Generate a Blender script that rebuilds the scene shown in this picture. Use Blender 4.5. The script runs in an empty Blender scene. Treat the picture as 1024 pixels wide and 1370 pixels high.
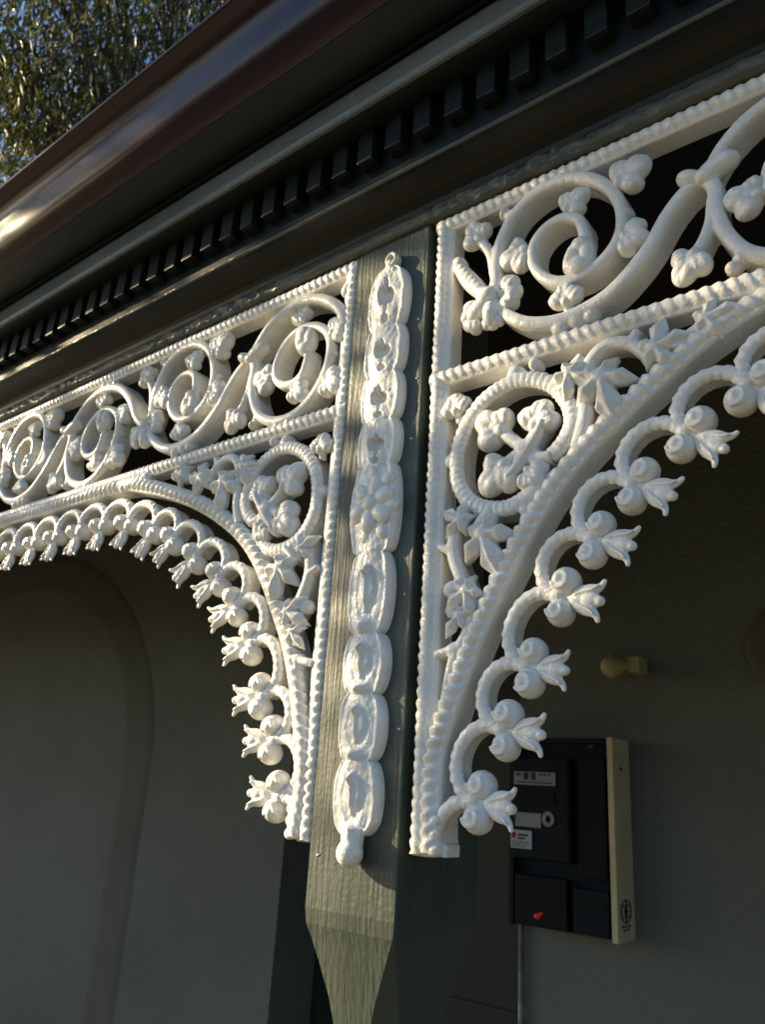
import bpy, math, random
from mathutils import Vector, Matrix, noise
R_ = math.radians
rng = random.Random(7)
SC = bpy.context.scene
COL = SC.collection

# ---------------------------------------------------------------- camera, sky, sun, exposure
S = 0.66            # metres per working unit (the iron plane stands one unit in front of the camera)
ZC = 1.95           # camera height above the ground
def W(x, y, z): return Vector((S * x, S * y, ZC + S * z))

FPX, HPX = 1074.9, 1370.0
cam_d = bpy.data.cameras.new('camera')
cam = bpy.data.objects.new('camera', cam_d); COL.objects.link(cam)
cam_d.sensor_fit = 'VERTICAL'; cam_d.sensor_height = 4.54; cam_d.sensor_width = 3.39
cam_d.lens = FPX / HPX * 4.54
cam_d.clip_start = 0.02; cam_d.clip_end = 3000
right = Vector((0.78143447, 0.62101223, 0.06086027))
down = Vector((-0.15886922, 0.29232746, -0.94302981))
fwd = Vector((-0.60342418, 0.72724718, 0.32709449))
m = Matrix((right, -down, -fwd)).transposed().to_4x4()
m.translation = W(0, 0, 0)
cam.matrix_world = m
cam_d.dof.use_dof = True; cam_d.dof.focus_distance = 0.80; cam_d.dof.aperture_fstop = 1.5
SC.camera = cam

SUNV = Vector((2.2, 1.0, -0.84)).normalized()        # the way the sunlight travels
sun_el = math.asin(-SUNV.z); sun_rot = math.atan2(-SUNV.x, -SUNV.y)
world = bpy.data.worlds.new('World'); SC.world = world; world.use_nodes = True
nt = world.node_tree
sky = nt.nodes.new('ShaderNodeTexSky'); sky.sky_type = 'NISHITA'; sky.sun_disc = False
sky.sun_elevation = sun_el; sky.sun_rotation = sun_rot
sky.dust_density = 0.9; sky.ozone_density = 3.0
bg = nt.nodes['Background']; bg.inputs['Strength'].default_value = 0.076
nt.links.new(sky.outputs[0], bg.inputs[0])
sl = bpy.data.lights.new('sun', 'SUN'); sl.energy = 5.0; sl.angle = R_(0.55); sl.color = (1.0, 0.785, 0.49)
so = bpy.data.objects.new('sun', sl); COL.objects.link(so)
so.rotation_euler = SUNV.to_track_quat('-Z', 'Y').to_euler()
so.location = (-6, -4, 6)
SC.view_settings.view_transform = 'Standard'; SC.view_settings.look = 'None'
SC.view_settings.exposure = 1.38; SC.view_settings.gamma = 1.0
SC.view_settings.use_curve_mapping = False

# ---------------------------------------------------------------- materials
def mat(name, col, rough=0.5, spec=0.5, col2=None, cscale=8, bump=0.0, bscale=60, stretch=(1, 1, 1),
        bump2=0.0, b2scale=300, coat=0.0, metal=0.0, emit=None, lo=0.4, hi=0.7, rough2=None, ior=1.5):
    M = bpy.data.materials.new(name); M.use_nodes = True
    t = M.node_tree; b = t.nodes['Principled BSDF']
    b.inputs['Base Color'].default_value = (*col, 1); b.inputs['Roughness'].default_value = rough
    b.inputs['Specular IOR Level'].default_value = spec; b.inputs['Metallic'].default_value = metal
    b.inputs['Coat Weight'].default_value = coat
    b.inputs['IOR'].default_value = ior; b.inputs['Coat IOR'].default_value = max(1.5, ior - .2)
    if emit: b.inputs['Emission Color'].default_value = (*emit[0], 1); b.inputs['Emission Strength'].default_value = emit[1]
    tc = t.nodes.new('ShaderNodeTexCoord'); geo = t.nodes.new('ShaderNodeNewGeometry')
    mp = t.nodes.new('ShaderNodeMapping'); mp.inputs['Scale'].default_value = stretch
    t.links.new(geo.outputs['Position'], mp.inputs[0])
    def nz(scale, detail=5):
        n = t.nodes.new('ShaderNodeTexNoise'); n.inputs['Scale'].default_value = scale
        n.inputs['Detail'].default_value = detail; t.links.new(mp.outputs[0], n.inputs['Vector']); return n
    if col2:
        n = nz(cscale, 6); r = t.nodes.new('ShaderNodeValToRGB')
        r.color_ramp.elements[0].position = lo; r.color_ramp.elements[1].position = hi
        r.color_ramp.elements[0].color = (*col, 1); r.color_ramp.elements[1].color = (*col2, 1)
        t.links.new(n.outputs[0], r.inputs[0]); t.links.new(r.outputs[0], b.inputs['Base Color'])
        if rough2 is not None:
            mr = t.nodes.new('ShaderNodeMapRange'); mr.inputs['From Min'].default_value = lo; mr.inputs['From Max'].default_value = hi
            mr.inputs['To Min'].default_value = rough; mr.inputs['To Max'].default_value = rough2
            t.links.new(n.outputs[0], mr.inputs[0]); t.links.new(mr.outputs[0], b.inputs['Roughness'])
    prev = None
    for amt, sc in ((bump, bscale), (bump2, b2scale)):
        if amt:
            n = nz(sc, 4)
            if amt == bump2 and stretch[2] < .1: t.links.new(geo.outputs['Position'], n.inputs['Vector'])
            bp = t.nodes.new('ShaderNodeBump'); bp.inputs['Strength'].default_value = 1.0
            bp.inputs['Distance'].default_value = amt
            t.links.new(n.outputs[0], bp.inputs['Height'])
            if prev: t.links.new(prev.outputs[0], bp.inputs['Normal'])
            prev = bp
    if prev: t.links.new(prev.outputs[0], b.inputs['Normal'])
    return M

IRON = mat('white_gloss_iron_paint', (.78, .78, .75), .21, .5, (.69, .675, .63), 22, .0014, 95, (1, 1, 1), .0008, 320, lo=.45, hi=.75)
STRIP = mat('white_lumpy_paint', (.80, .80, .77), .28, .5, (.66, .65, .60), 25, .0014, 80, (1, 1, .7), .0006, 330, lo=.45, hi=.75)
GREEN = mat('dark_green_gloss_paint', (.0070, .0115, .0098), .36, .3, (.0095, .0145, .0125), 9, .0007, 26, (1, 1, 1), .00015, 300, rough2=.40)
LIT_GREEN = mat('lit_green_gloss_paint', (.125, .155, .165), .20, .5, (.16, .185, .19), 7, .0006, 24, (1, 1, 1), .00012, 300, rough2=.32, ior=1.8)  # cornice green made paler: sun and sky brightness painted into the corona face
POST = mat('weathered_green_post_paint', (.042, .058, .046), .40, .45, (.060, .077, .060), 14, .0013, 250, (1, 1, .06), .00045, 170, rough2=.55)
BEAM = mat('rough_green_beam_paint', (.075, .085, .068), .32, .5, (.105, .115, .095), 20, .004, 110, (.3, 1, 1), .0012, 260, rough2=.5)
MAROON = mat('maroon_gutter_enamel', (.015, .003, .0125), .29, .5, (.019, .0045, .015), 5, .0008, 9, (1, 1, 1), 0, 0, coat=0, ior=1.56)
WALL = mat('grey_green_render', (.112, .128, .118), .85, .3, (.090, .103, .095), 2.2, .005, 70, (1, 1, 1), .0008, 500)
ARCHM = mat('dark_architrave_paint', (.084, .094, .085), .85, .3, (.072, .081, .074), 4, .001, 60)  # arch band, a little darker than the wall render
DOORM = mat('dark_door_paint', (.016, .020, .019), .6, .3, (.019, .023, .021), 4, .0006, 50, (1, 1, .2))
CEIL = mat('dark_ceiling_boards', (.018, .019, .017), .7, .3, (.014, .015, .013), 4, .001, 40)
NAVY = mat('dark_navy_meter_enclosure', (.0040, .0090, .0130), .65, .12, (.006, .011, .0155), 6, .0003, 60)
BLACK = mat('black_plastic', (.0025, .0045, .0065), .6, .12, (.004, .0045, .006), 8)
CREAM = mat('cream_metal_sheet', (.42, .385, .25), .6, .3, (.37, .335, .215), 7, .0004, 120)
FLOOD = mat('yellowed_plastic', (.34, .30, .15), .5, .4, (.28, .245, .12), 12, .0003, 80)
LABELM = mat('pale_label_plate', (.19, .21, .23), .6, .3, (.16, .18, .20), 20)
STICK = mat('pale_blue_sticker', (.30, .35, .40), .6, .3, (.27, .31, .37), 20)
INK = mat('dark_ink', (.02, .02, .025), .7, .2, (.03, .03, .035), 20)
REDINK = mat('dark_red_ink', (.20, .03, .03), .6, .2, (.17, .03, .03), 20)
REDLED = mat('red_indicator_lamp', (.22, .01, .01), .3, .5, emit=((1.0, .03, .02), .05))
SEALM = mat('grey_seal_metal', (.10, .11, .115), .5, .5, (.2, .22, .23), 30, metal=.6)
DISC = mat('grey_disc_paint', (.075, .075, .067), .6, .4, (.068, .068, .06), 8)
BARK = mat('grey_brown_bark', (.055, .046, .038), .9, .1, (.035, .03, .025), 6, .02, 14, (1, 1, .25))
LEAF = mat('olive_gum_leaf', (.022, .026, .012), .45, .5, (.034, .031, .013), 3, lo=.35, hi=.65)
LEAFY = mat('yellow_green_leaf', (.10, .14, .025), .45, .5, (.13, .15, .03), 3)
ROOFM = mat('weathered_zinc_roof', (.30, .30, .30), .5, .5, (.24, .23, .22), 5, metal=.4)
FLOORM = mat('veranda_concrete', (.075, .074, .070), .85, .3, (.06, .06, .057), 4, .003, 60)
PATHM = mat('sandstone_path', (.235, .19, .135), .9, .2, (.20, .165, .12), 4, .004, 40)
GROUND = mat('lawn', (.060, .075, .040), .95, .2, (.085, .085, .045), .35, .01, 30)
HEDGE = mat('hedge_leaf', (.028, .042, .02), .5, .4, (.04, .05, .022), 5)
for M_ in (LEAF, LEAFY, HEDGE):
    t = M_.node_tree; b = t.nodes['Principled BSDF']
    b.inputs['Transmission Weight'].default_value = 0.0
    tr = t.nodes.new('ShaderNodeBsdfTranslucent'); tr.inputs[0].default_value = (.16, .18, .03, 1)
    mx = t.nodes.new('ShaderNodeMixShader'); mx.inputs[0].default_value = .18
    out = t.nodes['Material Output']
    t.links.new(b.outputs[0], mx.inputs[1]); t.links.new(tr.outputs[0], mx.inputs[2]); t.links.new(mx.outputs[0], out.inputs[0])

# ---------------------------------------------------------------- mesh helpers (all in working units)
def tag(o, label=None, cat=None, group=None, kind=None):
    for k, v in (('label', label), ('category', cat), ('group', group), ('kind', kind)):
        if v: o[k] = v
    return o
def empty(name, p, label, cat, group=None):
    o = bpy.data.objects.new(name, None); COL.objects.link(o); o.location = W(*p); o.empty_display_size = .05
    o['org'] = list(p); return tag(o, label, cat, group)
def place(name, me, material=None, parent=None, p=(0, 0, 0), roty=0.0, sc=1.0):
    """link a mesh at working-unit point p; meshes are stored in metres round their own origin"""
    o = bpy.data.objects.new(name, me); COL.objects.link(o)
    if material and not me.materials: me.materials.append(material)
    w = W(*p)
    if parent:
        o.parent = parent
        q = parent
        while q: w = w - q.location; q = q.parent
    o.location = w; o.rotation_euler = (0, -roty, 0)
    if sc != 1: o.scale = (sc, sc, sc)
    return o

class MB:
    def __init__(s): s.v = []; s.f = []
    def add(s, v, f):
        n = len(s.v); s.v += [tuple(q) for q in v]; s.f += [tuple(i + n for i in q) for q in f]
    def box(s, a, b):
        x0, y0, z0 = a; x1, y1, z1 = b
        s.add([(x0, y0, z0), (x1, y0, z0), (x1, y1, z0), (x0, y1, z0), (x0, y0, z1), (x1, y0, z1), (x1, y1, z1), (x0, y1, z1)],
              [(0, 3, 2, 1), (4, 5, 6, 7), (0, 1, 5, 4), (1, 2, 6, 5), (2, 3, 7, 6), (3, 0, 4, 7)])
    def ell(s, c, r, ang=0.0, nu=10, nv=7, tilt=0.0):
        """ellipsoid, radii (along, depth, across), rotated by ang in the x-z plane"""
        ca, sa = math.cos(ang), math.sin(ang); v = []; f = []
        def put(a, d, e):
            v.append((c[0] + a * ca - e * sa, c[1] + d, c[2] + a * sa + e * ca))
        put(r[0], 0, 0)
        for j in range(1, nv):
            th = math.pi * j / nv
            for i in range(nu):
                ph = 2 * math.pi * i / nu
                put(r[0] * math.cos(th), r[1] * math.sin(th) * math.cos(ph), r[2] * math.sin(th) * math.sin(ph))
        put(-r[0], 0, 0)
        for i in range(nu): f.append((0, 1 + i, 1 + (i + 1) % nu))
        for j in range(nv - 2):
            for i in range(nu):
                a = 1 + j * nu + i; b = 1 + j * nu + (i + 1) % nu
                f.append((a, a + nu, b + nu, b))
        L = 1 + (nv - 1) * nu
        for i in range(nu): f.append((L, L - nu + (i + 1) % nu, L - nu + i))
        s.add(v, f)
    def sweep(s, path, prof, wid=None, closed=False):
        """path of (x,z); prof = closed list of (across, depth); across is multiplied by wid(t)"""
        n = len(path); k = len(prof); v = []; f = []
        for i, p in enumerate(path):
            a = path[(i - 1) % n] if (closed or i > 0) else p
            b = path[(i + 1) % n] if (closed or i < n - 1) else p
            tx, tz = b[0] - a[0], b[1] - a[1]; L = math.hypot(tx, tz) or 1e-9
            nx, nz = -tz / L, tx / L
            ww = wid(i / max(1, n - 1)) if wid else 1.0
            for (q, d) in prof: v.append((p[0] + nx * q * ww, d, p[1] + nz * q * ww))
        for i in range(n if closed else n - 1):
            j = (i + 1) % n
            for e in range(k):
                g = (e + 1) % k
                f.append((i * k + e, i * k + g, j * k + g, j * k + e))
        if not closed:
            f.append(tuple(range(k - 1, -1, -1))); f.append(tuple((n - 1) * k + e for e in range(k)))
        s.add(v, f)
    def tube(s, pts, rad, n=8):
        pts = [Vector(p) for p in pts]; v = []; f = []
        for i, p in enumerate(pts):
            t_ = (pts[min(i + 1, len(pts) - 1)] - pts[max(i - 1, 0)]).normalized()
            a = t_.cross(Vector((.31, .87, .17))).normalized(); b = t_.cross(a)
            r = rad[i] if isinstance(rad, (list, tuple)) else rad
            for e in range(n):
                ph = 2 * math.pi * e / n; v.append(p + a * (r * math.cos(ph)) + b * (r * math.sin(ph)))
        for i in range(len(pts) - 1):
            for e in range(n):
                g = (e + 1) % n; f.append((i * n + e, i * n + g, (i + 1) * n + g, (i + 1) * n + e))
        f.append(tuple(range(n - 1, -1, -1))); f.append(tuple((len(pts) - 1) * n + e for e in range(n)))
        s.add(v, f)
    def mesh(s, name, org=(0, 0, 0), smooth=False):
        me = bpy.data.meshes.new(name)
        me.from_pydata([(S * (x - org[0]), S * (y - org[1]), S * (z - org[2])) for x, y, z in s.v], [], s.f)
        if smooth: me.polygons.foreach_set('use_smooth', [True] * len(me.polygons))
        me.update(); return me
    def cast(s, name, org=(0, 0, 0), voxel=.0017, it=4, fac=.5):
        """fuse the pieces as paint-filled cast iron: voxel remesh then smoothing"""
        me = s.mesh(name + '_raw', org)
        o = bpy.data.objects.new('tmp', me); COL.objects.link(o)
        rm = o.modifiers.new('r', 'REMESH'); rm.mode = 'VOXEL'; rm.voxel_size = voxel; rm.use_smooth_shade = True
        sm = o.modifiers.new('s', 'SMOOTH'); sm.factor = fac; sm.iterations = it
        dg = bpy.context.evaluated_depsgraph_get(); dg.update()
        r = bpy.data.meshes.new_from_object(o.evaluated_get(dg)); r.name = name
        bpy.data.objects.remove(o); bpy.data.meshes.remove(me)
        r.polygons.foreach_set('use_smooth', [True] * len(r.polygons))
        return r

def cat_rom(pts, step=.006):
    P = [pts[0]] + list(pts) + [pts[-1]]; out = []
    for i in range(1, len(P) - 2):
        a, b, c, d = P[i - 1], P[i], P[i + 1], P[i + 2]
        n = max(2, int(math.hypot(c[0] - b[0], c[1] - b[1]) / step))
        for k in range(n):
            t = k / n; t2 = t * t; t3 = t2 * t
            out.append(tuple(.5 * (2 * b[e] + (c[e] - a[e]) * t + (2 * a[e] - 5 * b[e] + 4 * c[e] - d[e]) * t2 +
                                   (3 * b[e] - a[e] - 3 * c[e] + d[e]) * t3) for e in (0, 1)))
    out.append(tuple(pts[-1])); return out
def along(path, pitch, start=0.0):
    """points and angles at even spacing along a polyline"""
    res = []; acc = -start
    for a, b in zip(path, path[1:]):
        L = math.hypot(b[0] - a[0], b[1] - a[1])
        while acc <= L:
            if acc >= 0:
                t = acc / L if L else 0
                res.append((a[0] + (b[0] - a[0]) * t, a[1] + (b[1] - a[1]) * t, math.atan2(b[1] - a[1], b[0] - a[0])))
            acc += pitch
        acc -= L
    return res
def rope(mb, path, pitch=.0178, hw=.013, crown=.0095, amp=.31, slant=.38, y0=.006, back=.016, flip=1):
    """oblique saw-tooth gadroon running along a path of (x, z)"""
    pts = []; L = 0
    step = pitch / 9; dense = along(path, step, 0)
    n = 11; v = []; f = []
    for i, (x, z, a) in enumerate(dense):
        nx, nz_ = -math.sin(a), math.cos(a); s_ = i * step / pitch
        for e in range(n):
            q = -1 + 2 * e / (n - 1)
            t = s_ + flip * slant * q; cell = math.floor(t); fr = t - cell
            saw = (min(1, fr / .72) ** .75) * (1 - max(0, (fr - .72) / .28) ** 1.6)
            k = 1 + amp * (saw - .45) * (1 + .22 * math.sin(cell * 12.9898 + pitch * 4000))
            v.append((x + nx * hw * math.sin(q * 1.5) * k, y0 - crown * math.cos(q * 1.5) * k, z + nz_ * hw * math.sin(q * 1.5) * k))
        v.append((x + nx * hw * .8, back, z + nz_ * hw * .8)); v.append((x - nx * hw * .8, back, z - nz_ * hw * .8))
    k = n + 2; m_ = len(dense)
    for i in range(m_ - 1):
        for e in range(k):
            g = (e + 1) % k; f.append((i * k + e, i * k + g, (i + 1) * k + g, (i + 1) * k + e))
    f.append(tuple(range(k - 1, -1, -1))); f.append(tuple((m_ - 1) * k + e for e in range(k)))
    mb.add(v, f)
def stem_prof(w, D=.040, crown=.008):
    return [(-w, .006), (-w * .82, -crown * .45), (-w * .3, -crown), (w * .3, -crown), (w * .82, -crown * .45), (w, .006), (w * .92, D), (-w * .92, D)]

# ---------------------------------------------------------------- cast leaf shapes (shared meshes)
def trefoil_mesh(name, L=.060, three=True, seed=0):
    r = random.Random(seed); mb = MB()
    mb.tube([(-.006, .014, 0), (.012, .010, 0), (.026, .008, 0)], [.009, .010, .009])
    lobes = [(.039 * L / .06, 0, 0, .0225), (.025, .0165, .85, .0195), (.025, -.0165, -.85, .0195)]
    mb.ell((.026, .006, 0), (.022, .0150, .021), 0, 12, 8)
    if not three: lobes = lobes[1:]
    for (x, z, a, q) in lobes:
        q *= 1 + r.uniform(-.10, .10)
        mb.ell((x, .006, z), (q, .016, q * .84), a, 14, 9)
        # a soft ridge either side of a shallow crease
        for sgn in (-1, 1):
            mb.ell((x - sgn * math.sin(a) * .0062, -.0005, z + sgn * math.cos(a) * .0062), (q * .74, .0112, q * .50), a + sgn * .10, 10, 7)
    mb.ell((.014, 0, 0), (.011, .011, .009))
    return mb.cast(name, voxel=.0014, it=2)
def bud_mesh():
    mb = MB()
    mb.tube([(-.01, .014, .002), (.008, .010, 0), (.02, .008, 0)], [.010, .010, .010])
    mb.ell((.030, .004, .013), (.031, .017, .014), .18, 12, 8); mb.ell((.030, .004, -.013), (.030, .017, .014), -.18, 12, 8)
    mb.ell((.050, .000, .003), (.018, .016, .020), 0, 12, 8); mb.ell((.012, -.004, 0), (.013, .012, .016))
    return mb.cast('bud', voxel=.0014, it=2)
def ivy_mesh(name, seed=0):
    r = random.Random(seed); v = []; tips = [(0, .082), (1.15, .062), (-1.15, .062), (2.35, .044), (-2.35, .044)]
    tips.sort(); n = len(tips); ring = []
    for i, (a, L) in enumerate(tips):
        L *= 1 + r.uniform(-.1, .1)
        ring.append((a - .44, L * .60, -.006)); ring.append((a, L, .012 + r.uniform(-.004, .004))); ring.append((a + .44, L * .60, -.006))
        b = tips[(i + 1) % n][0] + (2 * math.pi if i == n - 1 else 0)
        ring.append(((a + b) / 2, .022, .001))
    k = len(ring); mid = []
    v.append((0, -.016, 0))
    for (a, L, y) in ring: v.append((L * math.cos(a), y, L * math.sin(a)))
    for i, (a, L, y) in enumerate(ring):
        v.append((L * .52 * math.cos(a), (-.019 if i % 4 == 1 else (-.004 if i % 4 == 3 else -.009)), L * .52 * math.sin(a)))
    v.append((0, .012, 0))
    for (a, L, y) in ring: v.append((L * .97 * math.cos(a), y + .012, L * .97 * math.sin(a)))
    f = []
    for i in range(k):
        j = (i + 1) % k
        f.append((0, 1 + k + j, 1 + k + i)); f.append((1 + k + i, 1 + k + j, 1 + j, 1 + i))
        B = 1 + 2 * k; f.append((1 + i, 1 + j, B + 1 + j, B + 1 + i)); f.append((B, B + 1 + i, B + 1 + j))
    mb = MB(); mb.add(v, f); mb.ell((0, -.008, 0), (.014, .010, .014))
    return mb.cast(name, voxel=.0013, it=9, fac=.5)
TREF = [trefoil_mesh('trefoil', .060, True, 1), trefoil_mesh('trefoil_b', .066, True, 2), trefoil_mesh('trefoil_c', .056, True, 3)]
TREF.append(trefoil_mesh('bilobe', .058, False, 4))
BUD = bud_mesh()
IVY = [ivy_mesh('ivy', 3), ivy_mesh('ivy_b', 8)]
def ball_mesh():
    mb = MB(); mb.ell((0, .006, 0), (.0212, .0232, .0212), 0, 20, 14)
    mb.tube([(-.003 + .0120 * math.cos(R_(a)), -.0132, .0015 + .0120 * math.sin(R_(a))) for a in range(-170, 60, 15)], .0034, 7)
    mb.ell((-.004, -.0142, .002), (.0062, .0050, .0066))
    return mb.cast('ball', voxel=.0013, it=2)
def tip_mesh():
    """two curling sepals round a small bud"""
    mb = MB()
    mb.tube([(-.016, .010, 0), (.002, .007, 0), (.014, .005, 0)], [.008, .010, .012])
    mb.ell((.018, .004, 0), (.018, .0125, .0150), 0, 12, 8)
    for sgn in (1, -1):
        c = cat_rom([(.006, .004 * sgn), (.022, .0115 * sgn), (.038, .0165 * sgn), (.048, .0225 * sgn), (.053, .0300 * sgn)], .004)
        n = len(c)
        for i, (x, z) in enumerate(c):
            t = i / (n - 1); w = .0095 + .0035 * math.sin(math.pi * min(1, t * 1.25)) - .0052 * t ** 2
            mb.ell((x, .003 - .010 * t ** 1.5, z), (w, w * .82, w), 0, 9, 6)
        # a rib down each sepal
        mb.tube([(x, -.0065 - .010 * (i / (n - 1)) ** 1.5, z) for i, (x, z) in enumerate(c[:-2])], .0026, 6)
    mb.ell((.036, -.002, 0), (.019, .0105, .0115), 0, 12, 8); mb.ell((.050, -.005, 0), (.0085, .0080, .0085), 0, 10, 7)
    return mb.cast('leaf_tip', voxel=.0012, it=2)
BALL = ball_mesh(); TIP = tip_mesh()

# ---------------------------------------------------------------- house shell
XR, XL = -0.7447, -0.9375          # faces of the post (right bay starts at XR, left bay ends at XL)
GZ = -ZC / S                        # ground level in working units
def structure(name, mb, material, smooth=False):
    o = place(name, mb.mesh(name, smooth=smooth), material); o.location = (0, 0, ZC)
    return tag(o, kind='structure')
g = MB(); g.add([(-1500, -1500, GZ), (1500, -1500, GZ), (1500, 1500, GZ), (-1500, 1500, GZ)], [(0, 1, 2, 3)])
structure('ground', g, GROUND)
g = MB(); g.box((-14, -1.7, GZ + .003), (8, .745, GZ + .05)); structure('garden_path', g, PATHM)
g = MB(); g.box((-9, .75, GZ + .006), (6, 3.3, GZ + .23)); structure('veranda_floor', g, FLOORM)

YW = 3.168
hw = empty('house_wall', (-2.5, YW, GZ), 'grey green rendered house wall behind the veranda with door recess and arch', 'wall')
def wall_part(name, mb, material, smooth=False):
    o = hw['org']; return place(name, mb.mesh(name, o, smooth), material, hw, o)
DX0, DX1 = -3.14, -1.778
mb = MB(); mb.box((-9.5, YW, GZ), (DX0, YW + .4, 2.6)); wall_part('wall_panel', mb, WALL)
mb = MB(); mb.box((DX1, YW, GZ), (6, YW + .4, 2.6)); wall_part('wall_panel', mb, WALL)
mb = MB(); mb.box((DX0, YW + .003, 1.15), (DX1, YW + .4, 2.6)); wall_part('door_head', mb, WALL)
mb = MB(); mb.box((DX0, YW + .30, GZ), (DX1, YW + .36, 1.15))
for i in range(2):
    for j in range(2):
        xa = DX0 + .12 + i * .62; za = GZ + .5 + j * 1.9
        mb.box((xa, YW + .285, za), (xa + .50, YW + .301, za + 1.6))
wall_part('door', mb, DOORM)
# elliptical arch moulding on the left wall
ax, az = 1.86, 1.45; cx, cz = -6.36, .05
path = [(cx + ax, GZ + .25)] + [(cx + ax * math.cos(R_(a)), cz + az * math.sin(R_(a))) for a in range(0, 181, 5)] + [(cx - ax, GZ + .25)]
mb = MB(); mb.sweep(path, [(-.15, YW + .02), (-.15, YW - .0006), (-.10, YW - .006), (.10, YW - .006), (.15, YW - .0006), (.15, YW + .02)])
wall_part('arch_moulding', mb, ARCHM)
# sheet roof and ceiling of the veranda
mb = MB(); n = 150
for i in range(n + 1):
    x = -9 + 15 * i / n; z = .012 * (i % 2)
    mb.v += [(x, .69, 1.375 + z), (x, 3.2, 2.35 + z)]
for i in range(n): mb.f.append((2 * i, 2 * i + 2, 2 * i + 3, 2 * i + 1))
rf = place('veranda_roof', mb.mesh('veranda_roof'), ROOFM); rf.location = (0, 0, ZC)
tag(rf, 'corrugated metal veranda roof rising from the maroon gutter to the wall', 'roof')
mb = MB(); mb.add([(-9, 1.12, 1.30), (6, 1.12, 1.30), (6, 3.16, 1.95), (-9, 3.16, 1.95), (-9, 1.12, 1.33), (6, 1.12, 1.33), (6, 3.16, 1.98), (-9, 3.16, 1.98)],
                  [(0, 1, 2, 3), (4, 7, 6, 5), (0, 4, 5, 1), (1, 5, 6, 2), (2, 6, 7, 3), (3, 7, 4, 0)])
structure('veranda_ceiling', mb, CEIL)

# ---------------------------------------------------------------- cornice, gutter
XA, XB = -9.0, 5.0
def extrude(prof, x0=XA, x1=XB):
    """closed (y,z) profile run along x"""
    mb = MB(); k = len(prof)
    mb.v += [(x0, y, z) for y, z in prof] + [(x1, y, z) for y, z in prof]
    for e in range(k):
        h = (e + 1) % k; mb.f.append((e, h, k + h, k + e))
    mb.f.append(tuple(range(k - 1, -1, -1))); mb.f.append(tuple(k + e for e in range(k)))
    return mb
co = empty('cornice', (-.84, 1.0, 1.015), 'dark green moulded timber cornice with a row of dentil blocks over the lacework', 'cornice')
def cor(name, mb, material=GREEN, smooth=False):
    o = co['org']; return place(name, mb.mesh(name, o, smooth), material, co, o)
# rough beam: a displaced front so that old paint ridges catch the sun
def rough_beam():
    mb = MB(); nx = 900; x0, x1 = -4.2, .8
    rows = [(1.05, 1.0155), (1.0, 1.0150), (.9925, 1.0160), (.9895, 1.0215), (.9895, 1.029), (.9895, 1.0365), (.992, 1.041), (1.05, 1.042)]
    for i in range(nx + 1):
        x = x0 + (x1 - x0) * i / nx
        rough = .15 + .85 * max(0, min(1, noise.noise(Vector((x * 2.6, 3.1, 0))) * 1.6 + .55))
        for j, (y, z) in enumerate(rows):
            d = -.002 + rough * (.0085 * noise.noise(Vector((x * 34, z * 120, 1))) + .006 * noise.noise(Vector((x * 90, z * 300, 5)))) if 0 < j < 7 else 0
            e = rough * .004 * noise.noise(Vector((x * 26, 9, j * .2))) if 0 < j < 7 else 0
            mb.v.append((x, y + d, z + e))
    k = len(rows)
    for i in range(nx):
        for j in range(k - 1): mb.f.append((i * k + j, i * k + j + 1, (i + 1) * k + j + 1, (i + 1) * k + j))
    return mb
cor('beam_edge', rough_beam(), BEAM, True)
cor('beam', extrude([(1.02, 1.018), (1.20, 1.018), (1.20, 1.30), (1.02, 1.30)]))
cove = [(1.02, 1.039)] + [(.995 - .072 * (1 - math.cos(R_(a))) , 1.0385 + .048 * math.sin(R_(a))) for a in range(0, 91, 10)] + [(.918, 1.083), (.918, 1.10), (1.02, 1.10)]
cor('cove_moulding', extrude(cove), GREEN)
cor('bead_moulding', extrude([(.9185 + .0038 * math.cos(R_(a)), 1.082 + .0038 * math.sin(R_(a))) for a in range(0, 360, 30)]), BEAM, True)
cor('dentil_board', extrude([(.921, 1.0865), (1.0, 1.0865), (1.0, 1.1955), (.921, 1.1955)]))
cor('corona', extrude([(1.02, 1.196), (.850, 1.196), (.850, 1.262), (1.02, 1.262)]))
cor('corona_face', extrude([(.8495, 1.1945), (.8410, 1.1915), (.8375, 1.1945), (.8362, 1.2015), (.8362, 1.2380), (.8378, 1.2455), (.8420, 1.2480), (.8495, 1.2480)]), LIT_GREEN)
cor('upper_fascia', extrude([(1.02, 1.2635), (.850, 1.2635), (.838, 1.267), (.828, 1.2645), (.742, 1.264), (.742, 1.30), (1.02, 1.30)]))
dm = MB(); dm.box((-.0185, 0, 0), (.0185, .0305, .0715)); dme = dm.mesh('dentil')
bev = None
def bevel_mesh(me, w, seg=2):
    import bmesh
    bm = bmesh.new(); bm.from_mesh(me); bmesh.ops.bevel(bm, geom=bm.edges[:], offset=w * S, segments=seg, affect='EDGES', profile=.6)
    bm.to_mesh(me); bm.free(); return me
bevel_mesh(dme, .0018)
x = -1.7709 - .0665 * 40
while x < 1.6:
    place('dentil', dme, GREEN, co, (x + rng.uniform(-.001, .001), .8905 + rng.uniform(-.0008, .0008), 1.1240 + rng.uniform(-.0008, .0008)))
    x += .0665
gu = empty('roof_gutter', (-.84, .74, 1.262), 'glossy maroon ogee rain gutter along the roof edge above the cornice', 'gutter')
gp = [(.745, 1.2625), (.742, 1.2600), (.7385, 1.2610), (.727, 1.268), (.714, 1.2775), (.704, 1.288), (.697, 1.300), (.6925, 1.315), (.690, 1.330), (.6865, 1.345),
      (.681, 1.359), (.673, 1.370), (.664, 1.3765), (.655, 1.379), (.646, 1.381)]
gin = [(y + .005, z + .004) for y, z in gp[3:]][::-1]
prof = gp + [(.641, 1.383), (.638, 1.388), (.641, 1.393), (.647, 1.393), (.650, 1.388)] + gin[1:] + [(.745, 1.268), (.745, 1.40), (.75, 1.40)]
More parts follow.
